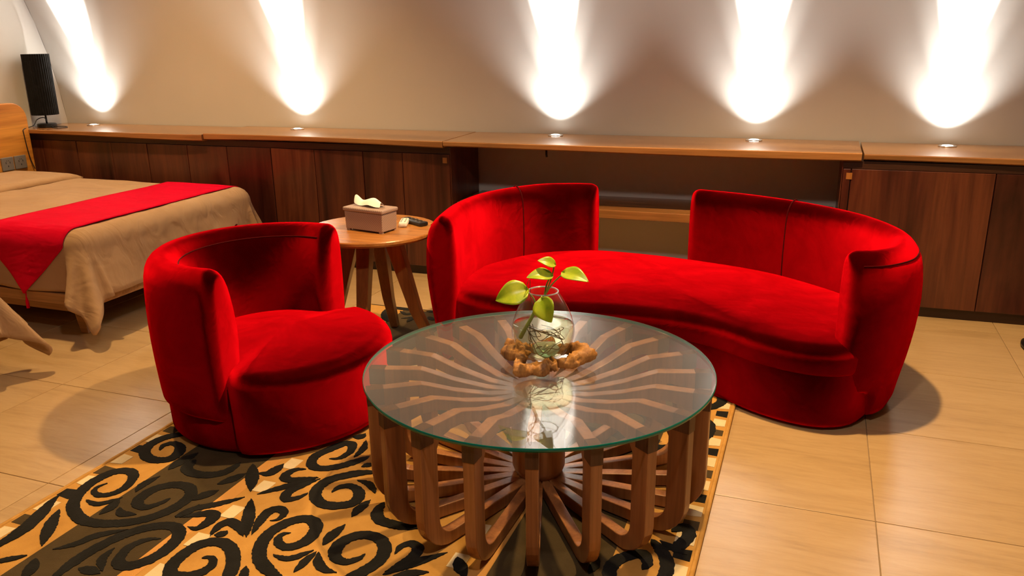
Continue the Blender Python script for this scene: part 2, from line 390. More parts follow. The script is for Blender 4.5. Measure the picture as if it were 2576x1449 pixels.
def cabinet(root, x0, x1, seams, side):
    mk('plinth', back_slab(x0+0.01, x1-0.01, 0.03, 0.0, 0.055), M['walnut_plinth'], root)
    mk('carcass', back_slab(x0, x1, 0.021, 0.055, 0.735), M['walnut_plinth'], root)
    mk('top_rail', slab(x0, x1, 0.006, 0.02, 0.70, 0.735), M['walnut_plinth'], root)
    for a, b in zip(seams, seams[1:]):
        d = random.uniform(-0.002, 0.002)
        mk('panel', slab(a+0.002, b-0.002, d, 0.02, 0.055, 0.698), M['walnut_v'], root, bevel=0.002)
    xs = x1 if side > 0 else x0
    e = 0.004*side
    sp = mk('side_panel', ([(xs+e, face_y(xs)+0.001, 0.055), (xs, face_y(xs)+0.001, 0.055), (xs, wall_y(xs)-0.03, 0.055), (xs+e, wall_y(xs)-0.03, 0.055),
                       (xs+e, face_y(xs)+0.001, 0.735), (xs, face_y(xs)+0.001, 0.735), (xs, wall_y(xs)-0.03, 0.735), (xs+e, wall_y(xs)-0.03, 0.735)], box(0,1,0,1,0,1)[1]), M['walnut_v'], root)
    xc = xs - side*0.03
    mk('dowel_plug', xf(box(-0.013, 0.013, -0.003, 0.004, -0.015, 0.015), (xc, face_y(xc)-0.001, 0.665)), M['sideleg'], root)
cabinet(cabL, XL+0.004, -1.868, [XL+0.004, -4.777, -4.488, -4.203, -3.921, -3.616, -3.325, -3.015, -2.72, -2.404, -2.156, -1.868], 1)
cabinet(cabR, 0.128, 2.6, [0.128, 0.165, 0.764, 1.38, 1.99, 2.6], -1)

def board(name, label, x0, x1, yf0, yf1, z, th, seed):
    """shelf board with a slightly waney front edge"""
    rnd = random.Random(seed); n = 30; V, F = [], []
    ph = rnd.uniform(0, 6)
    for i in range(n+1):
        t = i/n; x = x0+(x1-x0)*t; yf = yf0+(yf1-yf0)*t + 0.006*math.sin(3.1*t*2+ph) + 0.003*math.sin(11*t+ph)
        zb = z - th + 0.006*math.sin(4*t+ph); yb = wall_y(x)-0.006
        V += [(x, yf, z-0.004), (x, yf+0.004, z), (x, yb, z), (x, yb, zb), (x, yf+0.012, zb), (x, yf+0.002, zb+0.006)]
    for i in range(n):
        for k in range(6): F.append((i*6+k, i*6+(k+1) % 6, (i+1)*6+(k+1) % 6, (i+1)*6+k))
    F.append(tuple(range(6))); F.append(tuple(n*6+k for k in range(6))[::-1])
    o = mk(name, (V, F), M['shelf'], at=(0.5*(x0+x1), 0.5*(yf0+yf1), z-th))
    return tag(o, label, 'shelf', 'shelf boards along the curved wall')
board('shelf_board', 'honey wood shelf board in the corner under the black lamp', XL+0.003, -3.462, 3.985, 4.030, 0.770, 0.034, 1)
board('shelf_board', 'honey wood shelf board above the panels behind the side table', -3.458, -1.884, 4.050, 4.050, 0.776, 0.036, 2)
board('shelf_board', 'long honey wood shelf board spanning the open alcove behind the sofa', -1.880, 0.203, 4.035, 4.115, 0.775, 0.034, 3)
board('shelf_board', 'honey wood shelf board on the cabinet at the right edge', 0.213, 2.62, 4.120, 4.180, 0.770, 0.034, 4)

def alcove():
    g = back_slab(-1.855, 0.115, 0.045, 0.385, 0.430)
    return tag(mk('alcove_shelf', g, M['shelf'], at=(-0.87, 4.2, 0.385), bevel=0.003), 'low wood shelf in the alcove seen between the two sofa backs', 'shelf')
alcove()

# recessed uplights, each with its own beam up the curved wall
UPX = [(-4.60, 'leftmost recessed shelf uplight beside the black lamp'), (-3.02, 'recessed shelf uplight behind the side table and bed'),
       (-1.37, 'recessed shelf uplight above the left sofa back'), (-0.305, 'recessed shelf uplight above the right sofa back'), (0.60, 'recessed shelf uplight at the far right over the cabinet')]
for x, lab in UPX:
    zt = 0.770 if (x < -3.5 or x > 0.21) else 0.776
    y = wall_y(x) - 0.105
    u = thing('recessed_uplight', lab, 'uplight', (x, y, zt), 'uplights along the wall shelf')
    mk('trim_ring', lathe([(0.026, zt+0.001), (0.030, zt+0.007), (0.040, zt+0.006), (0.043, zt+0.0005), (0.026, zt+0.0005)], 32, (x, y), False), M['ring'], u, True)
    mk('lens', lathe([(0.001, zt+0.006), (0.018, zt+0.0058), (0.027, zt+0.004), (0.027, zt+0.001)], 32, (x, y)), M['lens'], u, True)
    if abs(x+1.37) < 0.01:
        mk('cable', tube([(x+0.01, y-0.2, 0.745), (x+0.01, y-0.2, 0.70), (x+0.012, y-0.2, 0.685)], 0.006), M['black'], u, True)
    for nm, pw, ang, bl, tilt in (('core_beam', 1500, 23, 0.75, -0.07), ('mid_beam', 50, 44, 1.0, 0.04), ('halo_beam', 24, 110, 1.0, 0.06)):
        l = lamp(nm, 'SPOT', (0, 0, 0.016), pw, (1.0, 0.975, 0.935), 0.012, (0, tilt, 1.016), ang, bl)
        l.parent = u

# ================================================================== RUG
SCROLLS=[
(0.05,[(-1.956,1.676),(-1.967,1.647),(-1.952,1.621),(-1.918,1.615),(-1.892,1.636),(-1.885,1.681),(-1.911,1.736),(-1.95,1.756),(-1.991,1.735),(-2.005,1.685),(-2.0,1.63),(-1.975,1.572),(-1.928,1.524),(-1.857,1.494),(-1.792,1.5),(-1.727,1.53),(-1.678,1.582),(-1.656,1.652),(-1.668,1.712),(-1.711,1.741),(-1.763,1.729),(-1.794,1.688),(-1.793,1.634),(-1.768,1.607),(-1.738,1.607),(-1.717,1.637),(-1.708,1.669)]),
(0.05,[(-1.956,1.898),(-1.968,1.928),(-1.951,1.952),(-1.913,1.942),(-1.884,1.904),(-1.883,1.861),(-1.925,1.84),(-1.979,1.857),(-2.014,1.904),(-2.013,1.958),(-1.991,1.997),(-1.945,2.028)]),
(0.05,[(-1.646,1.914),(-1.654,1.85),(-1.693,1.817),(-1.75,1.811),(-1.792,1.837),(-1.796,1.884)]),
(0.05,[(-1.583,1.494),(-1.617,1.478),(-1.637,1.436),(-1.62,1.381),(-1.585,1.365),(-1.55,1.396),(-1.535,1.452),(-1.545,1.517),(-1.582,1.551),(-1.627,1.546),(-1.672,1.51),(-1.705,1.452),(-1.721,1.388),(-1.725,1.326),(-1.721,1.279),(-1.72,1.253)]),
(0.05,[(-1.263,1.635),(-1.283,1.617),(-1.271,1.587),(-1.24,1.573),(-1.213,1.59),(-1.199,1.631),(-1.213,1.683),(-1.249,1.708),(-1.284,1.696),(-1.31,1.655),(-1.318,1.601),(-1.298,1.543),(-1.263,1.499),(-1.214,1.471),(-1.163,1.454)]),
(0.05,[(-1.418,1.46),(-1.4,1.47),(-1.375,1.451),(-1.377,1.411),(-1.407,1.383),(-1.447,1.378),(-1.472,1.413),(-1.476,1.463),(-1.461,1.512),(-1.42,1.535),(-1.37,1.518),(-1.325,1.469),(-1.302,1.42),(-1.292,1.376)]),
(0.05,[(-1.27,1.855),(-1.265,1.887),(-1.233,1.904),(-1.192,1.881),(-1.177,1.833),(-1.205,1.8),(-1.256,1.789),(-1.3,1.814),(-1.323,1.861),(-1.317,1.913),(-1.279,1.958),(-1.236,1.989),(-1.202,1.998)]),
(0.045,[(-1.389,2.029),(-1.359,2.046),(-1.349,2.093),(-1.368,2.138),(-1.397,2.136),(-1.423,2.082),(-1.441,2.026),(-1.42,1.977),(-1.38,1.967),(-1.332,1.997),(-1.295,2.047),(-1.273,2.086)]),
(0.05,[(-1.019,1.616),(-1.027,1.592),(-1.049,1.569),(-1.083,1.575),(-1.107,1.614),(-1.101,1.66),(-1.066,1.692),(-1.017,1.689),(-0.982,1.652),(-0.971,1.605),(-0.985,1.555),(-1.004,1.518),(-1.028,1.48)]),
(0.05,[(-1.093,1.856),(-1.091,1.811),(-1.063,1.772),(-1.01,1.763),(-0.962,1.774),(-0.925,1.813)]),
(0.05,[(-0.319,1.788),(-0.311,1.82),(-0.332,1.854),(-0.359,1.839),(-0.389,1.803),(-0.396,1.757),(-0.382,1.714)]),
(0.05,[(-0.322,1.926),(-0.288,1.885),(-0.265,1.841),(-0.26,1.78),(-0.272,1.724)]),
(0.05,[(-0.277,1.98),(-0.246,2.014),(-0.229,1.98),(-0.242,1.932),(-0.259,1.905)]),
(0.045,[(-1.867,3.444),(-1.822,3.411),(-1.798,3.424),(-1.788,3.464),(-1.82,3.503),(-1.868,3.506),(-1.909,3.496),(-1.933,3.461),(-1.927,3.398),(-1.898,3.339),(-1.849,3.284)]),
(0.04,[(-1.741,3.49),(-1.705,3.491),(-1.673,3.48),(-1.641,3.449),(-1.635,3.399),(-1.662,3.38),(-1.694,3.411)]),
]
LEAVES=[
(0.045,[(-1.973,1.515),(-1.942,1.464),(-1.897,1.401),(-1.867,1.362)]),
(0.028,[(-1.941,1.58),(-1.886,1.576),(-1.847,1.626)]),
(0.035,[(-1.834,1.662),(-1.844,1.708),(-1.832,1.763)]),
(0.03,[(-1.93,1.265),(-1.896,1.29),(-1.868,1.318)]),
(0.055,[(-1.98,1.284),(-1.983,1.332),(-1.984,1.405),(-2.01,1.49),(-2.032,1.541),(-2.041,1.585)]),
(0.045,[(-1.834,1.314),(-1.808,1.279),(-1.79,1.237)]),
(0.04,[(-1.692,1.32),(-1.659,1.322),(-1.62,1.32)]),
(0.035,[(-1.825,1.359),(-1.786,1.4),(-1.764,1.447),(-1.703,1.501)]),
(0.03,[(-1.623,1.33),(-1.664,1.37),(-1.672,1.419)]),
(0.05,[(-1.835,1.802),(-1.835,1.857),(-1.821,1.925)]),
(0.04,[(-1.84,1.532),(-1.838,1.567),(-1.848,1.615)]),
(0.035,[(-1.814,1.58),(-1.783,1.557),(-1.738,1.567)]),
(0.03,[(-1.621,1.591),(-1.606,1.623),(-1.602,1.67)]),
(0.045,[(-1.477,1.745),(-1.425,1.664),(-1.367,1.578)]),
(0.05,[(-1.604,1.921),(-1.542,1.836),(-1.504,1.778)]),
(0.04,[(-1.377,1.578),(-1.42,1.612),(-1.458,1.625),(-1.472,1.604),(-1.471,1.573),(-1.464,1.548)]),
(0.035,[(-1.436,1.585),(-1.44,1.569),(-1.458,1.557)]),
(0.04,[(-1.36,1.591),(-1.378,1.647),(-1.386,1.704),(-1.363,1.726),(-1.338,1.71),(-1.336,1.678),(-1.355,1.666)]),
(0.035,[(-1.476,1.772),(-1.431,1.827),(-1.356,1.916)]),
(0.04,[(-1.422,1.949),(-1.455,1.931),(-1.46,1.89),(-1.428,1.875),(-1.361,1.917)]),
(0.04,[(-1.336,1.829),(-1.347,1.798),(-1.377,1.776),(-1.395,1.812),(-1.379,1.857),(-1.347,1.912)]),
(0.035,[(-1.626,1.594),(-1.605,1.641),(-1.548,1.694),(-1.501,1.747)]),
(0.045,[(-1.639,1.681),(-1.624,1.715),(-1.6,1.754)]),
(0.045,[(-1.555,1.565),(-1.526,1.565),(-1.516,1.594),(-1.522,1.636),(-1.551,1.637),(-1.609,1.595)]),
(0.028,[(-1.249,1.534),(-1.199,1.533),(-1.158,1.586)]),
(0.03,[(-1.153,1.488),(-1.152,1.537),(-1.148,1.583)]),
(0.035,[(-1.141,1.583),(-1.118,1.545),(-1.086,1.524),(-1.049,1.524)]),
(0.035,[(-1.148,1.614),(-1.152,1.658),(-1.147,1.703)]),
(0.03,[(-1.286,1.469),(-1.271,1.443),(-1.252,1.415)]),
(0.045,[(-1.629,1.781),(-1.607,1.814),(-1.586,1.867)]),
(0.045,[(-1.55,1.879),(-1.517,1.89),(-1.509,1.954)]),
(0.038,[(-1.146,1.758),(-1.146,1.803),(-1.138,1.855)]),
(0.035,[(-1.148,1.613),(-1.148,1.664),(-1.142,1.719)]),
(0.04,[(-0.946,1.641),(-0.945,1.68),(-0.921,1.698),(-0.896,1.677),(-0.901,1.629),(-0.935,1.566)]),
(0.035,[(-0.934,1.553),(-0.879,1.625),(-0.817,1.693)]),
(0.035,[(-0.91,1.546),(-0.871,1.581),(-0.827,1.601)]),
(0.03,[(-1.234,1.941),(-1.186,1.932),(-1.143,1.892)]),
(0.03,[(-1.318,2.064),(-1.318,2.125),(-1.341,2.182)]),
(0.04,[(-1.395,2.187),(-1.37,2.199),(-1.367,2.224)]),
(0.045,[(-0.784,1.683),(-0.76,1.646),(-0.729,1.613)]),
(0.03,[(-1.263,2.017),(-1.251,2.034),(-1.227,2.043)]),
(0.02,[(-1.811,3.344),(-1.785,3.363),(-1.762,3.391)]),
(0.035,[(-1.759,3.304),(-1.76,3.358),(-1.748,3.388)]),
(0.03,[(-0.299,1.929),(-0.272,1.911),(-0.221,1.887)]),
(0.03,[(-0.443,1.726),(-0.436,1.767),(-0.436,1.802)]),
]
RX0, RX1, RY0, RY1, RZ = -2.062, -0.198, 0.55, 3.50, 0.010
rug = thing('area_rug', 'gold and black scroll patterned rug under the coffee table and armchair', 'rug', (-1.13, 2.0, 0))
mk('pile', box(RX0, RX1, RY0, RY1, 0.0005, RZ), M['rug_gold'], rug, bevel=0.003)
mk('stripe', box(-1.858, -1.575, RY0+0.004, RY1-0.02, RZ-0.003, RZ+0.0008), M['rug_dark'], rug)
mk('stripe', box(-0.685, -0.402, RY0+0.004, RY1-0.02, RZ-0.003, RZ+0.0008), M['rug_dark'], rug)
mk('stripe', box(-1.573, -1.53, RY0+0.004, RY1-0.02, RZ-0.003, RZ+0.0006), M['rug_light'], rug)
mk('stripe', box(-0.73, -0.687, RY0+0.004, RY1-0.02, RZ-0.003, RZ+0.0006), M['rug_light'], rug)
for xe in (RX0, RX1):
    P = [(xe, RY0+(RY1-RY0)*k/80, 0.007 + 0.0008*math.sin(k*1.7)) for k in range(81)]
    mk('edge_binding', tube(P, 0.0075, 8), M['binding'], rug, True)
mk('end_binding', tube([(RX0, RY1, 0.006), (RX1, RY1, 0.006)], 0.006, 8), M['rug_black'], rug, True)
sq = None
y = RY0+0.06
k = 0
while y < RY1-0.1:
    for xs in (-1.485, -0.775):
        mk('cream_block', box(xs-0.022, xs+0.022, y, y+0.062, RZ-0.002, RZ+0.0012), M['rug_cream'], rug)
    # broken border of cream and dark blocks along both long edges
    for xb, s in ((RX0+0.012, 1), (RX1-0.012, -1)):
        for yy, wd, mt in ((y, 0.055, 'rug_cream'), (y+0.075, 0.045, 'rug_dark' if k % 2 else 'rug_black')):
            a, b = sorted((xb, xb+s*(0.040+0.015*random.random())))
            j = random.uniform(-0.008, 0.008)
            g = ngon_prism([(a, yy+j), (b, yy), (b, yy+wd+j), (a, yy+wd)], RZ-0.002, RZ+0.0011)
            mk('border_block', g, M[mt], rug)
    y += 0.147; k += 1

def ribbon(pts, width, seed, leaf):
    """tufted shape with ragged edges: a curved band, or a leaf tapering at both ends"""
    rnd = random.Random(seed)
    P = catmull([(p[0], p[1], 0) for p in pts], 12); L = sum((b-a).length for a, b in zip(P, P[1:]))
    n = max(14, int(L/0.006)); P = resample(P, n); V, F = [], []
    z0, z1 = RZ-0.002, RZ+0.0026
    for i, p in enumerate(P):
        t = i/(n-1); T = (P[min(i+1, n-1)]-P[max(i-1, 0)]).normalized(); Nn = Vector((-T.y, T.x, 0))
        if leaf: h = 0.5*width*max(0.03, math.sin(PI*min(1, t*1.02))**0.75)
        else: h = 0.5*width*min(1, 0.45+2.2*min(t, 0.35))*min(1, math.sqrt(max(0.0, 12*t))+0.1)*min(1, math.sqrt(max(0.0, 8*(1-t)))+0.08)
        a, b = h+rnd.uniform(-.0016, .0016), h+rnd.uniform(-.0016, .0016)
        q0, q1 = p+Nn*a, p-Nn*b
        V += [(q0.x, q0.y, z0), (q0.x, q0.y, z1), (p.x, p.y, z1+0.0006), (q1.x, q1.y, z1), (q1.x, q1.y, z0)]
    for i in range(n-1):
        for k in range(4): F.append((i*5+k, i*5+k+1, (i+1)*5+k+1, (i+1)*5+k))
    F.append((0, 1, 2, 3, 4)); F.append(tuple((n-1)*5+k for k in (4, 3, 2, 1, 0)))
    return V, F
def inside(pts): return [(min(max(x, RX0+0.02), RX1-0.02), min(max(yy, RY0+0.02), RY1-0.02)) for x, yy in pts]
for i, (wd, pts) in enumerate(SCROLLS): mk('scroll', ribbon(inside(pts), wd*0.74, i, False), M['rug_black'], rug)
for i, (wd, pts) in enumerate(LEAVES): mk('leaf_motif', ribbon(inside(pts), wd*0.82, 100+i, True), M['rug_black'], rug)
# the same motifs carry on under the furniture
for i, (wd, pts) in enumerate(SCROLLS[:9]):
    mk('scroll', ribbon(inside([(-2.26-x, yy+0.95) for x, yy in pts]), wd*0.74, 200+i, False), M['rug_black'], rug)
    if i in (0, 3, 4, 6, 8): mk('scroll', ribbon(inside([(x+0.05, yy+0.98) for x, yy in pts]), wd*0.74, 220+i, False), M['rug_black'], rug)

# ================================================================== VELVET SEATS
def shell(path, prof, zb, nseg, cap=0.045):
    """upholstered back swept along a plan path. prof = [(outward offset, height)], loop order; zb(t) = lowest height at t"""
    P = resample(catmull([(p[0], p[1], 0) for p in path], 16), nseg); V, F = [], []; m = len(prof)
    cz = 0.34
    def ring(p, T, sc, zs, t):
        Nn = Vector((T.y, -T.x, 0)); z_low = zb(t)
        for n_, z in prof:
            zz = max(z, z_low)
            q = p + Nn*(n_*sc); V.append((q.x, q.y, cz + (zz-cz)*zs if zz > cz else zz))
    tans = [(P[min(i+1, nseg-1)]-P[max(i-1, 0)]).normalized() for i in range(nseg)]
    steps = [(-math.cos(R(th)), 0.35+0.65*math.sin(R(th)), 0.90+0.10*math.sin(R(th))) for th in (0, 12, 26, 42, 60, 76)]
    for d, sc, zs in steps: ring(P[0]+tans[0]*d*cap, tans[0], sc, zs, 0)
    for i in range(nseg): ring(P[i], tans[i], 1.0, 1.0, i/(nseg-1))
    for d, sc, zs in reversed(steps): ring(P[-1]-tans[-1]*d*cap, tans[-1], sc, zs, 1)
    tot = nseg+2*len(steps)
    for i in range(tot-1):
        for k in range(m): F.append((i*m+k, i*m+(k+1) % m, (i+1)*m+(k+1) % m, (i+1)*m+k))
    F.append(tuple(range(m))); F.append(tuple((tot-1)*m+k for k in range(m))[::-1])
    return (V, F), P, tans
def shell_line(P, tans, i, prof_part, push=0.001, zb=0):
    Nn = Vector((tans[i].y, -tans[i].x, 0)); out = []
    for n_, z in prof_part: q = P[i]+Nn*(n_+(push if n_ > 0 else -push)); out.append((q.x, q.y, max(z, zb)))
    return out
def pad(outline, z0, z1, crown, rr, inset=0.0, n=5):
    """cushion: closed outline (list of (x,y)), wall from z0, rounded edge rr, slightly crowned top"""
    P = [Vector((x, y, 0)) for x, y in outline]; m = len(P); c = sum(P, Vector())/m
    Nn = []
    for i in range(m):
        T = (P[(i+1) % m]-P[i-1]).normalized(); Nn.append(Vector((T.y, -T.x, 0)))
    V, F = [], []; rows = []
    lev = [(0.012, z0), (0.004, z0+0.02), (0.0, z0+(z1-rr-z0)*0.6), (-0.004, z1-rr)]
    for k in range(1, n+1):
        a = PI/2*k/n; lev.append((rr*(1-math.cos(a))-0.004*(1-k/n), z1-rr+rr*math.sin(a)))
    for d, z in lev:
        rows.append(len(V))
        for i in range(m):
            q = P[i]-Nn[i]*(d+inset); V.append((q.x, q.y, z))
    base = [Vector(V[rows[-1]+i]) for i in range(m)]
    for s in (0.85, 0.65, 0.4, 0.18):
        rows.append(len(V))
        for b in base:
            q = c.lerp(Vector((b.x, b.y, 0)), s); V.append((q.x, q.y, z1+crown*(1-s*s)))
    for r0, r1 in zip(rows, rows[1:]):
        for i in range(m): F.append((r0+i, r0+(i+1) % m, r1+(i+1) % m, r1+i))
    F.append(tuple(rows[-1]+i for i in range(m))); F.append(tuple(rows[0]+i for i in range(m))[::-1])
    return V, F
def profile(top, o0, o1, o2, inn, zb=0.0):
    """back cross-section, outer foot -> over the top -> inner foot"""
    pts = [(o0, zb), (o0+0.012, 0.12), (o0+(o1-o0)*0.55, 0.2), (o1-0.008, 0.32), (o1, 0.42), (o2, top-0.09), (o2-0.018, top-0.045), (o2-0.045, top-0.012),
           (0.0, top), (-inn+0.03, top-0.012), (-inn+0.008, top-0.045), (-inn, top-0.10), (-inn-0.004, 0.40), (-inn, 0.28), (-inn+0.01, 0.16), (-inn+0.01, zb)]
    return pts

# --- armchair
AC = Vector((-1.775, 2.312, 0))
arm = thing('armchair', 'round red velvet tub armchair beside the glass coffee table', 'armchair', AC + Vector((0, 0, RZ)))
AZ = RZ+0.0035
def around(c, f, n=72): return [(c[0]+f(2*PI*k/n)*math.cos(2*PI*k/n), c[1]+f(2*PI*k/n)*math.sin(2*PI*k/n)) for k in range(n)]
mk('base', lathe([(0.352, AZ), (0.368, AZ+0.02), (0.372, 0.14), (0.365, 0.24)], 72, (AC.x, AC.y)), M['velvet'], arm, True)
def seat_r(a):
    d = math.degrees((a+PI) % (2*PI)-PI)
    k = min(1, max(0, (86-abs(d-0))/14.0)); k = k*k*(3-2*k)
    return 0.315 + 0.095*k
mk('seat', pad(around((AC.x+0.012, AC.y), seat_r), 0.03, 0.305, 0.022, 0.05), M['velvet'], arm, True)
a0, a1 = 84, 276
path = [(AC.x+0.34*math.cos(R(a)), AC.y+0.34*math.sin(R(a))) for a in [a0+(a1-a0)*k/14 for k in range(15)]]
profA = profile(0.638, 0.036, 0.104, 0.078, 0.058, 0.125)
g, P, T = shell(path[::-1], [(n_, z) for n_, z in profA], lambda t: 0.125, 60, 0.04)
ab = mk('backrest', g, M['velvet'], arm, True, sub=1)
def rim_seam(P, T, off, z, name, parent, i0=0, i1=None):
    pts = []
    for i in range(i0, i1 or len(P)):
        Nn = Vector((T[i].y, -T[i].x, 0)); q = P[i]+Nn*off; pts.append((q.x, q.y, z))
    mk(name, tube(pts, 0.0022, 6), M['velvet_dark'], parent, True)
rim_seam(P, T, 0.0585, 0.592, 'seam', ab)
inner = [(n_, z) for n_, z in profA if n_ < 0.03 and z > 0.26][0:]
def near(P, x, y): return min(range(len(P)), key=lambda i: (P[i].x-x)**2+(P[i].y-y)**2)
for i in (near(P, AC.x+0.34*math.cos(R(141)), AC.y+0.34*math.sin(R(141))),):
    mk('seam', tube(catmull(shell_line(P, T, i, inner, 0.0), 4), 0.003, 6), M['velvet_dark'], ab, True)

# --- sofa
SX = Vector((-0.55, 3.25, 0))
sofa = thing('sofa', 'curved red velvet sofa with two separate wraparound backs', 'sofa', SX)
OUT = [(-1.40,3.02),(-1.30,2.925),(-1.047,2.885),(-.788,2.930),(-.529,2.955),(-.316,2.905),(-.137,2.795),(.0,2.742),(.12,2.742),(.22,2.81),(.28,2.95),(.28,3.15),(.2,3.36),
       (0,3.55),(-.2,3.67),(-.5,3.76),(-.77,3.80),(-.99,3.79),(-1.22,3.66),(-1.37,3.42),(-1.42,3.2)]
outl = [(p.x, p.y) for p in resample(catmull([(x, y, 0) for x, y in OUT]+[(OUT[0][0], OUT[0][1], 0)], 10), 121)[:-1]]
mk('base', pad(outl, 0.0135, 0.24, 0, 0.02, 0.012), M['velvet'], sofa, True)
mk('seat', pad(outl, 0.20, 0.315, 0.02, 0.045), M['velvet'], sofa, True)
profS = profile(0.632, 0.02, 0.075, 0.066, 0.058, 0.0135)
innerS = [(n_, z) for n_, z in profS if n_ < 0.03 and z > 0.27]
pathL = [(-1.385,2.945),(-1.425,3.2),(-1.40,3.48),(-1.26,3.72),(-1.10,3.81),(-1.005,3.825)]
pathR = [(-.475,3.81),(-.25,3.745),(.0,3.61),(.2,3.42),(.315,3.17),(.305,2.98),(.235,2.868),(.165,2.832)]
gL, PL, TL = shell(pathL[::-1], profS, lambda t: 0.0135, 50, 0.04)
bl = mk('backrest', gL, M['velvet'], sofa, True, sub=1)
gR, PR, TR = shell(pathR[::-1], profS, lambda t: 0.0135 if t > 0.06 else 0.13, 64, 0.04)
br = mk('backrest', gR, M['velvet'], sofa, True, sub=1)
rim_seam(PL, TL, 0.0465, 0.586, 'seam', bl); rim_seam(PR, TR, 0.0465, 0.586, 'seam', br)
mk('seam', tube(catmull(shell_line(PL, TL, near(PL, -1.31, 3.63), innerS, -0.001), 4), 0.003, 6), M['velvet_dark'], bl, True)
mk('seam', tube(catmull(shell_line(PR, TR, near(PR, -0.06, 3.65), innerS, -0.001), 4), 0.003, 6), M['velvet_dark'], br, True)

# ================================================================== COFFEE TABLE
TC, TR_, TT = Vector((-0.703, 2.114, 0)), 0.5046, 0.392
tab = thing('coffee_table', 'round glass topped coffee table of curved wooden ribs in the foreground', 'coffee table', (TC.x, TC.y, RZ+0.001))
def arc_pts(cx, cz, r, a0, a1, n): return [(cx+r*math.cos(R(a0+(a1-a0)*k/n)), cz+r*math.sin(R(a0+(a1-a0)*k/n))) for k in range(n+1)]
zb = 0.004
ro = 0.497
rib_pairs = [((0.06, zb), (0.06, zb+0.036)), ((0.20, zb), (0.20, zb+0.036)), ((ro-0.105, zb), (ro-0.113, zb+0.036))]
rib_pairs += list(zip(arc_pts(ro-0.105, zb+0.105, 0.105, -90, 0, 7), arc_pts(ro-0.113, zb+0.091, 0.055, -90, 0, 7)))[1:]
rib_pairs += [((ro, 0.22), (ro-0.058, 0.22)), ((ro, 0.300), (ro-0.058, 0.300)), ((ro, 0.370), (ro-0.072, 0.325)), ((0.40, 0.370), (0.385, 0.335)),
              ((0.345, 0.3695), (0.335, 0.333)), ((0.32, 0.362), (0.31, 0.325)), ((0.25, 0.338), (0.24, 0.302)), ((0.15, 0.314), (0.15, 0.278)), ((0.06, 0.306), (0.06, 0.272))]
def rib_geo(th=0.031):
    V, F = [], []
    for (ra, za), (rb_, zb_) in rib_pairs: V += [(ra, -th/2, za), (rb_, -th/2, zb_), (rb_, th/2, zb_), (ra, th/2, za)]
    n = len(rib_pairs)
    for i in range(n-1):
        for k in range(4): F.append((i*4+k, i*4+(k+1) % 4, (i+1)*4+(k+1) % 4, (i+1)*4+k))
    F += [(0, 1, 2, 3), tuple((n-1)*4+k for k in (3, 2, 1, 0))]
    o = mk('rib', (V, F), M['rib']); me = o.data; bpy.data.objects.remove(o); return me
rib_me = rib_geo()
eb = mk('joint_block', box(ro-0.046, ro+0.001, -0.0161, 0.0161, 0.322, 0.3705), M['rib_end'], None); eb_me = eb.data; bpy.data.objects.remove(eb)
for k in range(20):
    rb = bpy.data.objects.new('rib', rib_me); link(rb, tab); rb.rotation_euler = (0, 0, R(-1.5+18*k))
    b = bpy.data.objects.new('joint_block', eb_me); link(b, rb)
    mm = rb.modifiers.new('bevel', 'BEVEL'); mm.width = 0.0025; mm.segments = 2; mm.limit_method = 'ANGLE'; mm.angle_limit = R(50)
mk('column', lathe([(0.058, 0.048), (0.070, 0.052), (0.079, 0.075), (0.081, 0.2), (0.079, 0.312), (0.074, 0.318)], 40, (TC.x, TC.y)), M['rib'], tab, True)
gt = mk('glass_top', join(([(TC.x+TR_*math.cos(2*PI*k/128), TC.y+TR_*math.sin(2*PI*k/128), z) for z in (0.3815, TT) for k in range(128)],
        [tuple(range(128))[::-1], tuple(range(128, 256))])), M['glass_top'], tab)
tag(gt, 'clear round glass top')
ge = mk('glass_edge', lathe([(TR_, 0.3815), (TR_+0.0015, 0.383), (TR_+0.0015, TT-0.0015), (TR_, TT)], 128, (TC.x, TC.y), False), M['glass_edge'], tab, True)
tag(ge, 'green polished rim of the glass')

# ================================================================== VASE, DRIFTWOOD, PLANT
VC = Vector((-0.700, 2.150, 0)); ZT = TT
vase = thing('glass_vase', 'egg shaped glass vase of water on driftwood on the coffee table', 'vase', (VC.x, VC.y, ZT+0.018))
vp = [(0.002, .014), (0.035, .016), (0.062, .030), (0.082, .055), (0.0915, .090), (0.090, .115), (0.080, .150), (0.064, .183), (0.050, .206), (0.0435, .216)]
sv = [(p.x, p.y+ZT) for p in catmull([(r, z, 0) for r, z in vp], 5)]
mk('bowl', lathe(sv, 56, (VC.x, VC.y), False), M['vase'], vase, True)
mk('rim', ([(VC.x+(0.0437+0.0022*math.cos(b))*math.cos(a), VC.y+(0.0437+0.0022*math.cos(b))*math.sin(a), ZT+0.217+0.0022*math.sin(b)) for a in [2*PI*k/56 for k in range(56)] for b in [2*PI*j/8 for j in range(8)]],
     [(i*8+j, ((i+1) % 56)*8+j, ((i+1) % 56)*8+(j+1) % 8, i*8+(j+1) % 8) for i in range(56) for j in range(8)]), M['white_glass'] if 'white_glass' in M else M['vase'], vase, True)
wl = 0.118
wp = [(max(r-0.003, 0.001), z+0.0035) for r, z in sv if z-ZT < wl-0.004]+[(0.0868, ZT+wl), (0.05, ZT+wl), (0.001, ZT+wl)]
mk('water', lathe(wp, 48, (VC.x, VC.y), True), M['water'], vase, True)
rnd = random.Random(3)
for k in range(1):
    gp = lathe([(0.001, -0.5), (0.28, -0.42), (0.45, -0.15), (0.46, 0.12), (0.3, 0.4), (0.001, 0.48)], 20)
    mk('glass_pebble', xf(([(x*0.085*(1+0.15*math.sin(9*y)), y*0.075, z*0.045*(1+0.2*math.sin(8*x))) for x, y, z in gp[0]], gp[1]), (VC.x+0.01, VC.y-0.015, ZT+0.046)), M['pebble'], vase, True)

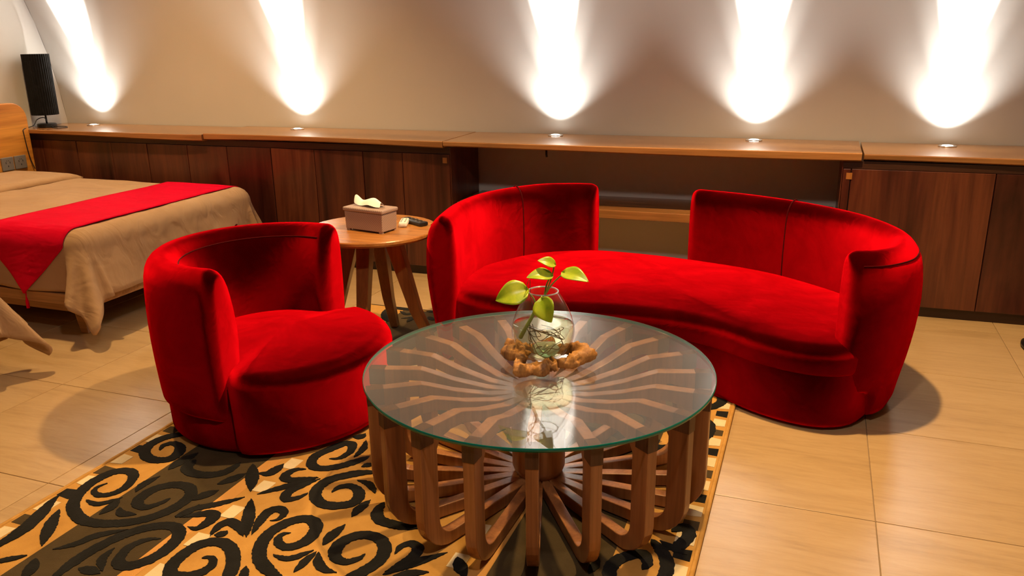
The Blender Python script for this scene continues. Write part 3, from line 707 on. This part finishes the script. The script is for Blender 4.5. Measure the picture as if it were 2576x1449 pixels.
def burl(c, n=150, m=28):
    """gnarled ring of driftwood, one mesh"""
    V, F = [], []
    for i in range(n):
        a = 2*PI*i/n
        lobe = 0.018*math.sin(3*a+0.6)+0.012*math.sin(7*a+2.0)+0.009*math.sin(13*a)
        rr = 0.080+lobe; zc = 0.021+0.008*math.sin(2*a+0.4)+0.006*math.sin(5*a)
        th = 0.022+0.005*math.sin(4*a+1)+0.003*math.sin(9*a)
        if 2.75 < a < 3.65: rr += 0.030*math.sin((a-2.75)/0.9*PI); zc += 0.012*math.sin((a-2.75)/0.9*PI)
        if a < 0.4 or a > 5.95: rr += 0.018; zc += 0.008
        if 4.3 < a < 5.2: rr += 0.012
        for j in range(m):
            b = 2*PI*j/m; p = Vector((rr+th*math.cos(b), 0, zc+0.8*th*math.sin(b)))
            q = Vector((p.x*math.cos(a), p.x*math.sin(a), p.z)); d = 0.006-0.016*abs(mnoise.noise(q*32))-0.010*abs(mnoise.noise(q*80+Vector((3,1,2))))+mnoise.noise(q*180)*0.002
            q += Vector((math.cos(b)*math.cos(a), math.cos(b)*math.sin(a), math.sin(b)))*d
            V.append((c.x+q.x, c.y+q.y, ZT+max(0.0012, q.z)))
    for i in range(n):
        for j in range(m): F.append((i*m+j, ((i+1) % n)*m+j, ((i+1) % n)*m+(j+1) % m, i*m+(j+1) % m))
    return V, F
tag(mk('driftwood_stand', burl(VC+Vector((0.002, -0.004, 0))), M['drift'], at=(VC.x, VC.y, ZT), smooth=True), 'gnarled brown driftwood stand under the glass vase', 'driftwood')

plant = thing('pothos_cutting', 'pothos cutting with five yellow-green leaves growing from the glass vase', 'plant', (VC.x, VC.y, ZT+0.06))
def leaf(base, tip, width, nrm, fold=0.25, droop=0.2):
    base, tip, nrm = Vector(base), Vector(tip), Vector(nrm); ax = tip-base; L = ax.length; ax.normalize()
    sd = ax.cross(nrm).normalized(); up = sd.cross(ax).normalized(); V, F = [], []; n, m = 14, 9
    for i in range(n+1):
        t = i/n; wd = width*0.5*(max(0, math.sin(PI*t**0.62))**0.8)*(1.0 if t > 0.02 else 0.4)
        for j in range(m):
            s = -1+2*j/(m-1); back = -0.10*L*max(0, 1-t*6)*abs(s)
            p = base+ax*(t*L+back)+sd*(s*wd)+up*(fold*wd*abs(s)+L*droop*(math.sin(PI*t)*0.5)); V.append(tuple(p))
    for i in range(n):
        for j in range(m-1): F.append((i*m+j, i*m+j+1, (i+1)*m+j+1, (i+1)*m+j))
    return V, F
Y0 = 2.115
LV = [((-.739,Y0,.617), (-.822,Y0-.03,.588), .075, (0.15,-0.75,0.55)), ((-.671,Y0+.02,.662), (-.731,Y0-.02,.662), .046, (0.1,-0.55,0.8)),
      ((-.664,Y0+.03,.692), (-.708,Y0+.01,.706), .034, (0.3,-0.6,0.75)), ((-.628,Y0,.679), (-.551,Y0-.02,.666), .050, (-0.1,-0.5,0.85)), ((-.676,Y0-.05,.612), (-.640,Y0-.075,.556), .066, (-0.1,-0.9,0.3))]
J = (-.690, Y0+.015, .600)
ST = [[(-.716,Y0+.02,.57), (-.722,Y0+.01,.595), LV[0][0]], [J, (-.684,Y0+.02,.635), LV[1][0]], [J, (-.674,Y0+.03,.650), LV[2][0]], [J, (-.665,Y0+.01,.640), LV[3][0]], [J, (-.686,Y0-.02,.612), LV[4][0]]]
for lv, st in zip(LV, ST):
    l = mk('leaf', leaf(*lv), M['leaf'], plant, True, solid=0.0012)
    mk('stem', tube(catmull(st, 8), lambda t: 0.0026-0.0008*t, 7), M['stem'], plant, True)
mk('main_stem', tube(catmull([(-.765,Y0+.02,.465), (-.745,Y0+.01,.500), (-.722,Y0+.015,.545), (-.712,Y0+.018,.575), J], 8), lambda t: 0.0065-0.003*t, 8), M['stem'], plant, True)
for k in range(9):
    a = rnd.uniform(0, 2*PI); z = ZT+rnd.uniform(0.05, 0.10); r0 = rnd.uniform(0.03, 0.065)
    pts = [(-.745+rnd.uniform(-.015,.02), Y0+.012, .500+rnd.uniform(-.02,.03))]
    for s in range(1, 6): pts.append((VC.x+r0*math.cos(a+s*0.55), VC.y+r0*math.sin(a+s*0.55), z+rnd.uniform(-.012, .012)))
    mk('root', tube(catmull(pts, 6), 0.0011, 5), M['root'], plant, True)
mk('root', tube(catmull([(-.742,Y0,.60), (-.731,Y0-.01,.645), (-.727,Y0,.648), (-.730,Y0+.01,.60), (-.720,Y0+.01,.56)], 8), 0.0008, 5), M['root'], plant, True)

# ================================================================== SIDE TABLE
SC, SZ, SR = Vector((-1.735, 2.99, 0)), 0.543, 0.276
st = thing('side_table', 'round honey wood side table with splayed legs between armchair and sofa', 'side table', (SC.x, SC.y, RZ+0.001))
mk('table_top', lathe([(SR-0.03, SZ-0.026), (SR-0.006, SZ-0.022), (SR, SZ-0.014), (SR, SZ-0.004), (SR-0.003, SZ)], 96, (SC.x, SC.y)), M['sidewood'], st)
mk('apron', lathe([(0.10, SZ-0.055), (0.11, SZ-0.05), (0.11, SZ-0.0255)], 40, (SC.x, SC.y)), M['sideleg'], st)
for fx, fy in ((-1.785, 3.235), (-1.69, 2.745), (-1.985, 2.945), (-1.485, 3.035)):
    d = Vector((fx-SC.x, fy-SC.y, 0)); r = d.length; d.normalize(); s = Vector((-d.y, d.x, 0)); V = []
    for rr, z, hw, hd in ((r, RZ+0.0045, 0.017, 0.020), (r*0.70, 0.18, 0.022, 0.024), (0.085, SZ-0.027, 0.030, 0.034)):
        for a, b in ((-1,-1), (1,-1), (1,1), (-1,1)):
            q = Vector((SC.x, SC.y, 0))+d*(rr+a*hd)+s*(b*hw); V.append((q.x, q.y, z))
    F = [(0,3,2,1), (8,9,10,11)]+[(i*4+k, i*4+(k+1)%4, (i+1)*4+(k+1)%4, (i+1)*4+k) for i in range(2) for k in range(4)]
    mk('leg', (V, F), M['sideleg'], st, bevel=0.003)

# tissue box
tb = thing('tissue_box', 'taupe woven plastic tissue box on the round side table', 'tissue box', (-1.717, 2.957, SZ+0.0005))
def boxrot(x0, x1, y0, y1, z0, z1, tp=0.0):
    g = box(x0, x1, y0, y1, z0, z1); V = [(x*(1-(tp if z == z0 else 0)), y*(1-(tp if z == z0 else 0)), z) for x, y, z in g[0]]
    return xf((V, g[1]), (-1.717, 2.957, SZ+0.0005), R(-10.5))
bb = mk('box_body', boxrot(-0.100, 0.100, -0.049, 0.049, 0.006, 0.082, 0.03), M['tissue_box'], tb, bevel=0.003)
for sx in (-1, 1):
    for sy in (-1, 1): mk('foot', boxrot(min(sx*0.094, sx*0.078), max(sx*0.094, sx*0.078), min(sy*0.046, sy*0.034), max(sy*0.046, sy*0.034), 0, 0.0065), M['tissue_box'], tb)
mk('lid', boxrot(-0.105, 0.105, -0.054, 0.054, 0.082, 0.098), M['tissue_box'], tb, bevel=0.005)
def tissue():
    V, F = [], []; n, m = 22, 8
    for i in range(n+1):
        t = i/n; x = -0.062+0.130*t
        h = 0.014+0.030*math.exp(-((t-0.03)/0.10)**2)+0.024*math.exp(-((t-0.62)/0.34)**2)
        for j in range(m+1):
            s = -1+2*j/m; wd = 0.018+0.014*math.sin(PI*t)
            V.append((x+0.006*s*s-0.012*(h/0.04)*(1 if t < 0.2 else 0), s*wd+0.006*math.sin(5*t), h*(1-0.75*abs(s)**1.6)+0.002*math.sin(9*t+3*s)))
    for i in range(n):
        for j in range(m): F.append((i*(m+1)+j, i*(m+1)+j+1, (i+1)*(m+1)+j+1, (i+1)*(m+1)+j))
    return xf((V, F), (-1.717-0.006, 2.957+0.008, SZ+0.0985), R(-10.5))
mk('tissue', tissue(), M['tissue'], tb, True, sub=1)
def remote(label, mt, c, rz, L, Wd, H, btn):
    o = thing('remote_control', label, 'remote', (c[0], c[1], SZ+0.0005), 'remotes on the side table')
    mk('case', xf(box(-L/2, L/2, -Wd/2, Wd/2, 0, H), (c[0], c[1], SZ+0.0005), rz), M[mt], o, bevel=H*0.35)
    for i in range(4):
        for j in range(2):
            mk('button', xf(box(-0.004, 0.004, -0.003, 0.003, 0, 0.0015), (c[0]+math.cos(rz)*(L*(-0.35+i*0.2))-math.sin(rz)*Wd*(j-0.5)*0.45, c[1]+math.sin(rz)*(L*(-0.35+i*0.2))+math.cos(rz)*Wd*(j-0.5)*0.45, SZ+H), rz), M[btn], o)
remote('white remote control half hidden behind the tissue box', 'white', (-1.625, 3.075), R(110), 0.10, 0.036, 0.022, 'socket')
remote('black remote control lying beyond the white one', 'black', (-1.595, 3.115), R(150), 0.15, 0.042, 0.018, 'socket')

# ================================================================== BEDS
def drape(xh, xf_, y0, y1, zt, ov_f, ov_s, rr, flare, seed, farc, nx=90, ny=110):
    """cloth laid over a box top: falls over the foot and both sides, with coned corners"""
    V, F = [], []; ax, by0, by1 = xf_-rr, y0+rr, y1-rr
    def pt(a, b):
        dx = max(0, a-ax); dy = b-by1 if b > by1 else (b-by0 if b < by0 else 0)
        d = math.hypot(dx, dy); x, y = min(a, ax), min(max(b, by0), by1)
        z = zt + 0.006*mnoise.noise(Vector((a*2.2, b*5, seed))) + 0.003*mnoise.noise(Vector((a*7, b*16, seed)))
        if d > 1e-6:
            q = rr*PI/2
            if d < q: h, v = rr*math.sin(d/rr), rr*(1-math.cos(d/rr))
            else:
                e = d-q; ang = math.atan2(dy, dx) if dx > 0 else (PI/2 if dy > 0 else -PI/2)
                corner = math.sin(2*abs(ang)) if dx > 0 and dy != 0 else 0
                s = (a*9 if dx == 0 else b*9)
                fold = 0.5*math.sin(s+seed)+0.5*math.sin(1.7*s+2*seed)
                if corner: fold = 0.8*math.sin(11*abs(ang)+1.0)
                fl = (0.24 if dx > 0 else flare); ck = (0.30 if dy < 0 else farc)*corner
                h = rr+e*(fl+(0.16 if corner else 0.07)*fold*min(1, e/0.1)+ck); v = rr+e*0.95
            x += h*dx/d; y += h*dy/d; z -= v
        return (x, y, max(z, 0.05))
    for i in range(nx+1):
        a = xh+(xf_+ov_f-xh)*i/nx
        for j in range(ny+1):
            V.append(pt(a, (y0-ov_s)+(y1-y0+2*ov_s)*j/ny))
    for i in range(nx):
        for j in range(ny): F.append((i*(ny+1)+j, i*(ny+1)+j+1, (i+1)*(ny+1)+j+1, (i+1)*(ny+1)+j))
    return V, F
def runner_cloth(x0, x1, y0, y1, zt, hang, rr, flare):
    V, F = [], []; nb, na = 110, 16; L = (y1-y0)+2*hang
    for i in range(nb+1):
        b = (y0-hang)+L*i/nb
        out = max(0, y0+rr-b, b-(y1-rr)); frac = 1.0
        tipd = hang+rr; cut = max(0, (out-0.13)/(tipd-0.13)); wscale = max(0.015, 1-cut)
        for j in range(na+1):
            s = -1+2*j/na; a = 0.5*(x0+x1)+s*0.5*(x1-x0)*wscale
            y = min(max(b, y0+rr), y1-rr); sg = -1 if b < y0+rr else 1; z = zt+0.004*mnoise.noise(Vector((a*6, b*3, 4)))
            if out > 0:
                q = rr*PI/2
                if out < q: h, v = rr*math.sin(out/rr), rr*(1-math.cos(out/rr))
                else: e = out-q; h, v = rr+e*(flare+0.05*math.sin(a*22)), rr+e*0.98
                y += sg*h; z -= v
            V.append((a, y, z))
    for i in range(nb):
        for j in range(na): F.append((i*(na+1)+j, i*(na+1)+j+1, (i+1)*(na+1)+j+1, (i+1)*(na+1)+j))
    return V, F
BX0, BX1, BY0, BY1, BZ = -4.80, -3.03, 2.66, 3.93, 0.50
def make_bed(dy, label):
    y0, y1 = BY0+dy, BY1+dy
    bed = thing('bed', label, 'bed', (-3.9, 0.5*(y0+y1), 0), 'beds on the left')
    mk('platform', box(BX0, -3.0, y0-0.02, y1+0.0, 0.165, 0.215), M['bedwood'], bed, bevel=0.004)
    for yy in (y0+0.06, y1-0.10): mk('rail', box(BX0, -3.13, yy, yy+0.04, 0.10, 0.172), M['bedwood'], bed, bevel=0.003)
    for lx, sx in ((-3.18, 1), (-4.62, -1)):
        for ly, sy in ((y0+0.10, -1), (y1-0.12, 1)):
            V = []
            for z, o_, hw in ((0.001, 0.03, 0.022), (0.172, -0.03, 0.032)):
                for a, b in ((-1,-1), (1,-1), (1,1), (-1,1)): V.append((lx+sx*o_+a*hw, ly+sy*o_*0.6+b*hw, z))
            mk('leg', (V, [(0,3,2,1), (4,5,6,7)]+[(k, (k+1)%4, (k+1)%4+4, k+4) for k in range(4)]), M['bedwood'], bed, bevel=0.003)
    mk('mattress', box(BX0, BX1-0.03, y0+0.03, y1-0.03, 0.226, BZ-0.04), M['mattress'], bed, bevel=0.05)
    hb = []
    hy1, hr, ht = y1+0.075, 0.10, 0.945
    hb = [(y0-0.1, 0.08), (hy1, 0.08)]+[(hy1-hr+hr*math.cos(R(t)), ht-hr+hr*math.sin(R(t))) for t in range(0, 91, 15)]
    hb += [(0.5*(y0+y1), ht+0.012)] + [(y0-0.1+hr-hr*math.cos(R(t)), ht-hr+hr*math.sin(R(t))) for t in range(90, -1, -15)]
    n = len(hb); V = [(-4.845, y, z) for y, z in hb]+[(-4.81, y, z) for y, z in hb]
    mk('headboard', (V, [tuple(range(n))[::-1], tuple(range(n, 2*n))]+[(i, (i+1)%n, (i+1)%n+n, i+n) for i in range(n)]), M['headboard'], bed, bevel=0.006)
    dv = mk('duvet', drape(BX0+0.02, BX1, y0, y1, BZ, 0.27, 0.25, 0.085, 0.10, 1.3+dy, 0.0 if dy == 0 else 0.30), M['duvet'], bed, True, solid=0.018)
    V, F = [], []; nx, ny = 20, 60
    for i in range(nx+1):
        t = i/nx
        for j in range(ny+1):
            b = y0+0.05+(y1-y0-0.10)*j/ny; ee = min(1, min(j, ny-j)/3.0)
            e = math.sqrt(max(0, 1-max(0, (t-0.9)/0.1)**2)); xx = BX0+0.02+(0.50+0.03*math.sin(b*3+1))*t
            V.append((xx, b, BZ+0.004+0.030*e*math.sqrt(ee)+0.006*mnoise.noise(Vector((xx*5, b*3, 7)))))
    for i in range(nx):
        for j in range(ny): F.append((i*(ny+1)+j, i*(ny+1)+j+1, (i+1)*(ny+1)+j+1, (i+1)*(ny+1)+j))
    mk('turned_down_fold', (V, F), M['duvet'], dv, True, solid=0.02)
    return bed
make_bed(0, 'bed with tan duvet, wooden headboard and red runner across its foot')
make_bed(-1.70, 'nearer bed of which only one tan duvet corner shows at the left edge')
ru = thing('bed_runner', 'red bed runner with pointed hanging end across the tan duvet', 'bed runner', (-3.34, 3.3, BZ+0.02))
mk('cloth', runner_cloth(-3.60, -3.12, BY0-0.006, BY1+0.006, BZ+0.010, 0.27, 0.088, 0.13), M['runner'], ru, True, solid=0.004)
for yy in (BY0-0.036, BY1+0.036):
    mk('tassel', tube([(-3.36, yy+(0.003 if yy < 3 else -0.003), 0.212), (-3.36, yy, 0.19), (-3.36, yy, 0.165), (-3.36, yy, 0.135)], lambda t: 0.0022+0.005*(1 if t > 0.35 else 0.1), 8), M['runner'], ru, True)

def socket(c, label):
    s = thing('power_socket', label, 'socket', c, 'sockets on the headboard')
    mk('plate', box(c[0], c[0]+0.012, c[1]-0.042, c[1]+0.042, c[2]-0.042, c[2]+0.042), M['socket'], s, bevel=0.004)
    for dy, dz, w_, h_ in ((-0.014, 0.008, 0.004, 0.012), (0.014, 0.008, 0.004, 0.012), (0, -0.014, 0.005, 0.010), (-0.006, 0.020, 0.003, 0.006), (0.006, 0.020, 0.003, 0.006)):
        mk('pin_hole', box(c[0]+0.0118, c[0]+0.0126, c[1]+dy-w_/2, c[1]+dy+w_/2, c[2]+dz-h_/2, c[2]+dz+h_/2), M['black'], s)
socket((-4.809, 3.80, 0.575), 'grey power socket on the headboard, left of the pair')
socket((-4.809, 3.893, 0.575), 'grey power socket on the headboard, right of the pair nearer the cabinet')

# ================================================================== TABLE LAMP
LC = Vector((-4.815, 4.15, 0.771))
lam = thing('table_lamp', 'slim black pleated table lamp in the shelf corner beside the headboard', 'lamp', LC)
mk('foot', lathe([(0.058, LC.z), (0.060, LC.z+0.004), (0.060, LC.z+0.020), (0.054, LC.z+0.025)], 36, (LC.x, LC.y)), M['black'], lam)
mk('pole', lathe([(0.006, LC.z+0.02), (0.006, 0.90)], 12, (LC.x, LC.y)), M['metal'], lam, True)
V, F = [], []; nn = 144
for z in (0.852, 0.858, 1.232, 1.238):
    for k in range(nn):
        a = 2*PI*k/nn; rr = 0.080+(0.0022 if k % 4 < 2 else -0.0022); V.append((LC.x+rr*math.cos(a), LC.y+rr*math.sin(a), z))
for i in range(3):
    for k in range(nn): F.append((i*nn+k, i*nn+(k+1) % nn, (i+1)*nn+(k+1) % nn, (i+1)*nn+k))
F.append(tuple(range(nn))[::-1]); F.append(tuple(3*nn+k for k in range(nn)))
mk('shade', (V, F), M['shade'], lam)
mk('cord', tube(catmull([(LC.x+0.03, LC.y-0.02, 0.80), (LC.x+0.02, LC.y-0.03, 0.835), (LC.x-0.01, LC.y-0.06, 0.825), (LC.x-0.005, LC.y-0.10, 0.79), (LC.x+0.005, 3.968, 0.776), (LC.x+0.012, 3.955, 0.74), (LC.x+0.015, 3.965, 0.60), (LC.x+0.03, 3.975, 0.52)], 8), 0.003, 6), M['black'], lam, True)
mk('cord_loop', tube(catmull([(LC.x+0.055, LC.y, 0.776), (LC.x+0.12, LC.y+0.03, 0.775), (LC.x+0.17, LC.y, 0.774), (LC.x+0.15, LC.y-0.06, 0.774), (LC.x+0.09, LC.y-0.04, 0.775), (LC.x+0.06, LC.y-0.01, 0.776)], 8), 0.003, 6), M['black'], lam, True)
ff = thing('furniture_foot', 'black rounded furniture foot on the tiles at the far right picture edge', 'furniture foot', (1.043, 3.86, 0))
mk('foot_disc', lathe([(0.13, 0.001), (0.138, 0.008), (0.138, 0.02), (0.12, 0.032), (0.03, 0.042), (0.022, 0.05)], 48, (1.043, 3.86)), M['black'], ff, True)
mk('column', lathe([(0.02, 0.045), (0.02, 0.40), (0.016, 0.405)], 20, (1.043, 3.86)), M['black'], ff, True)
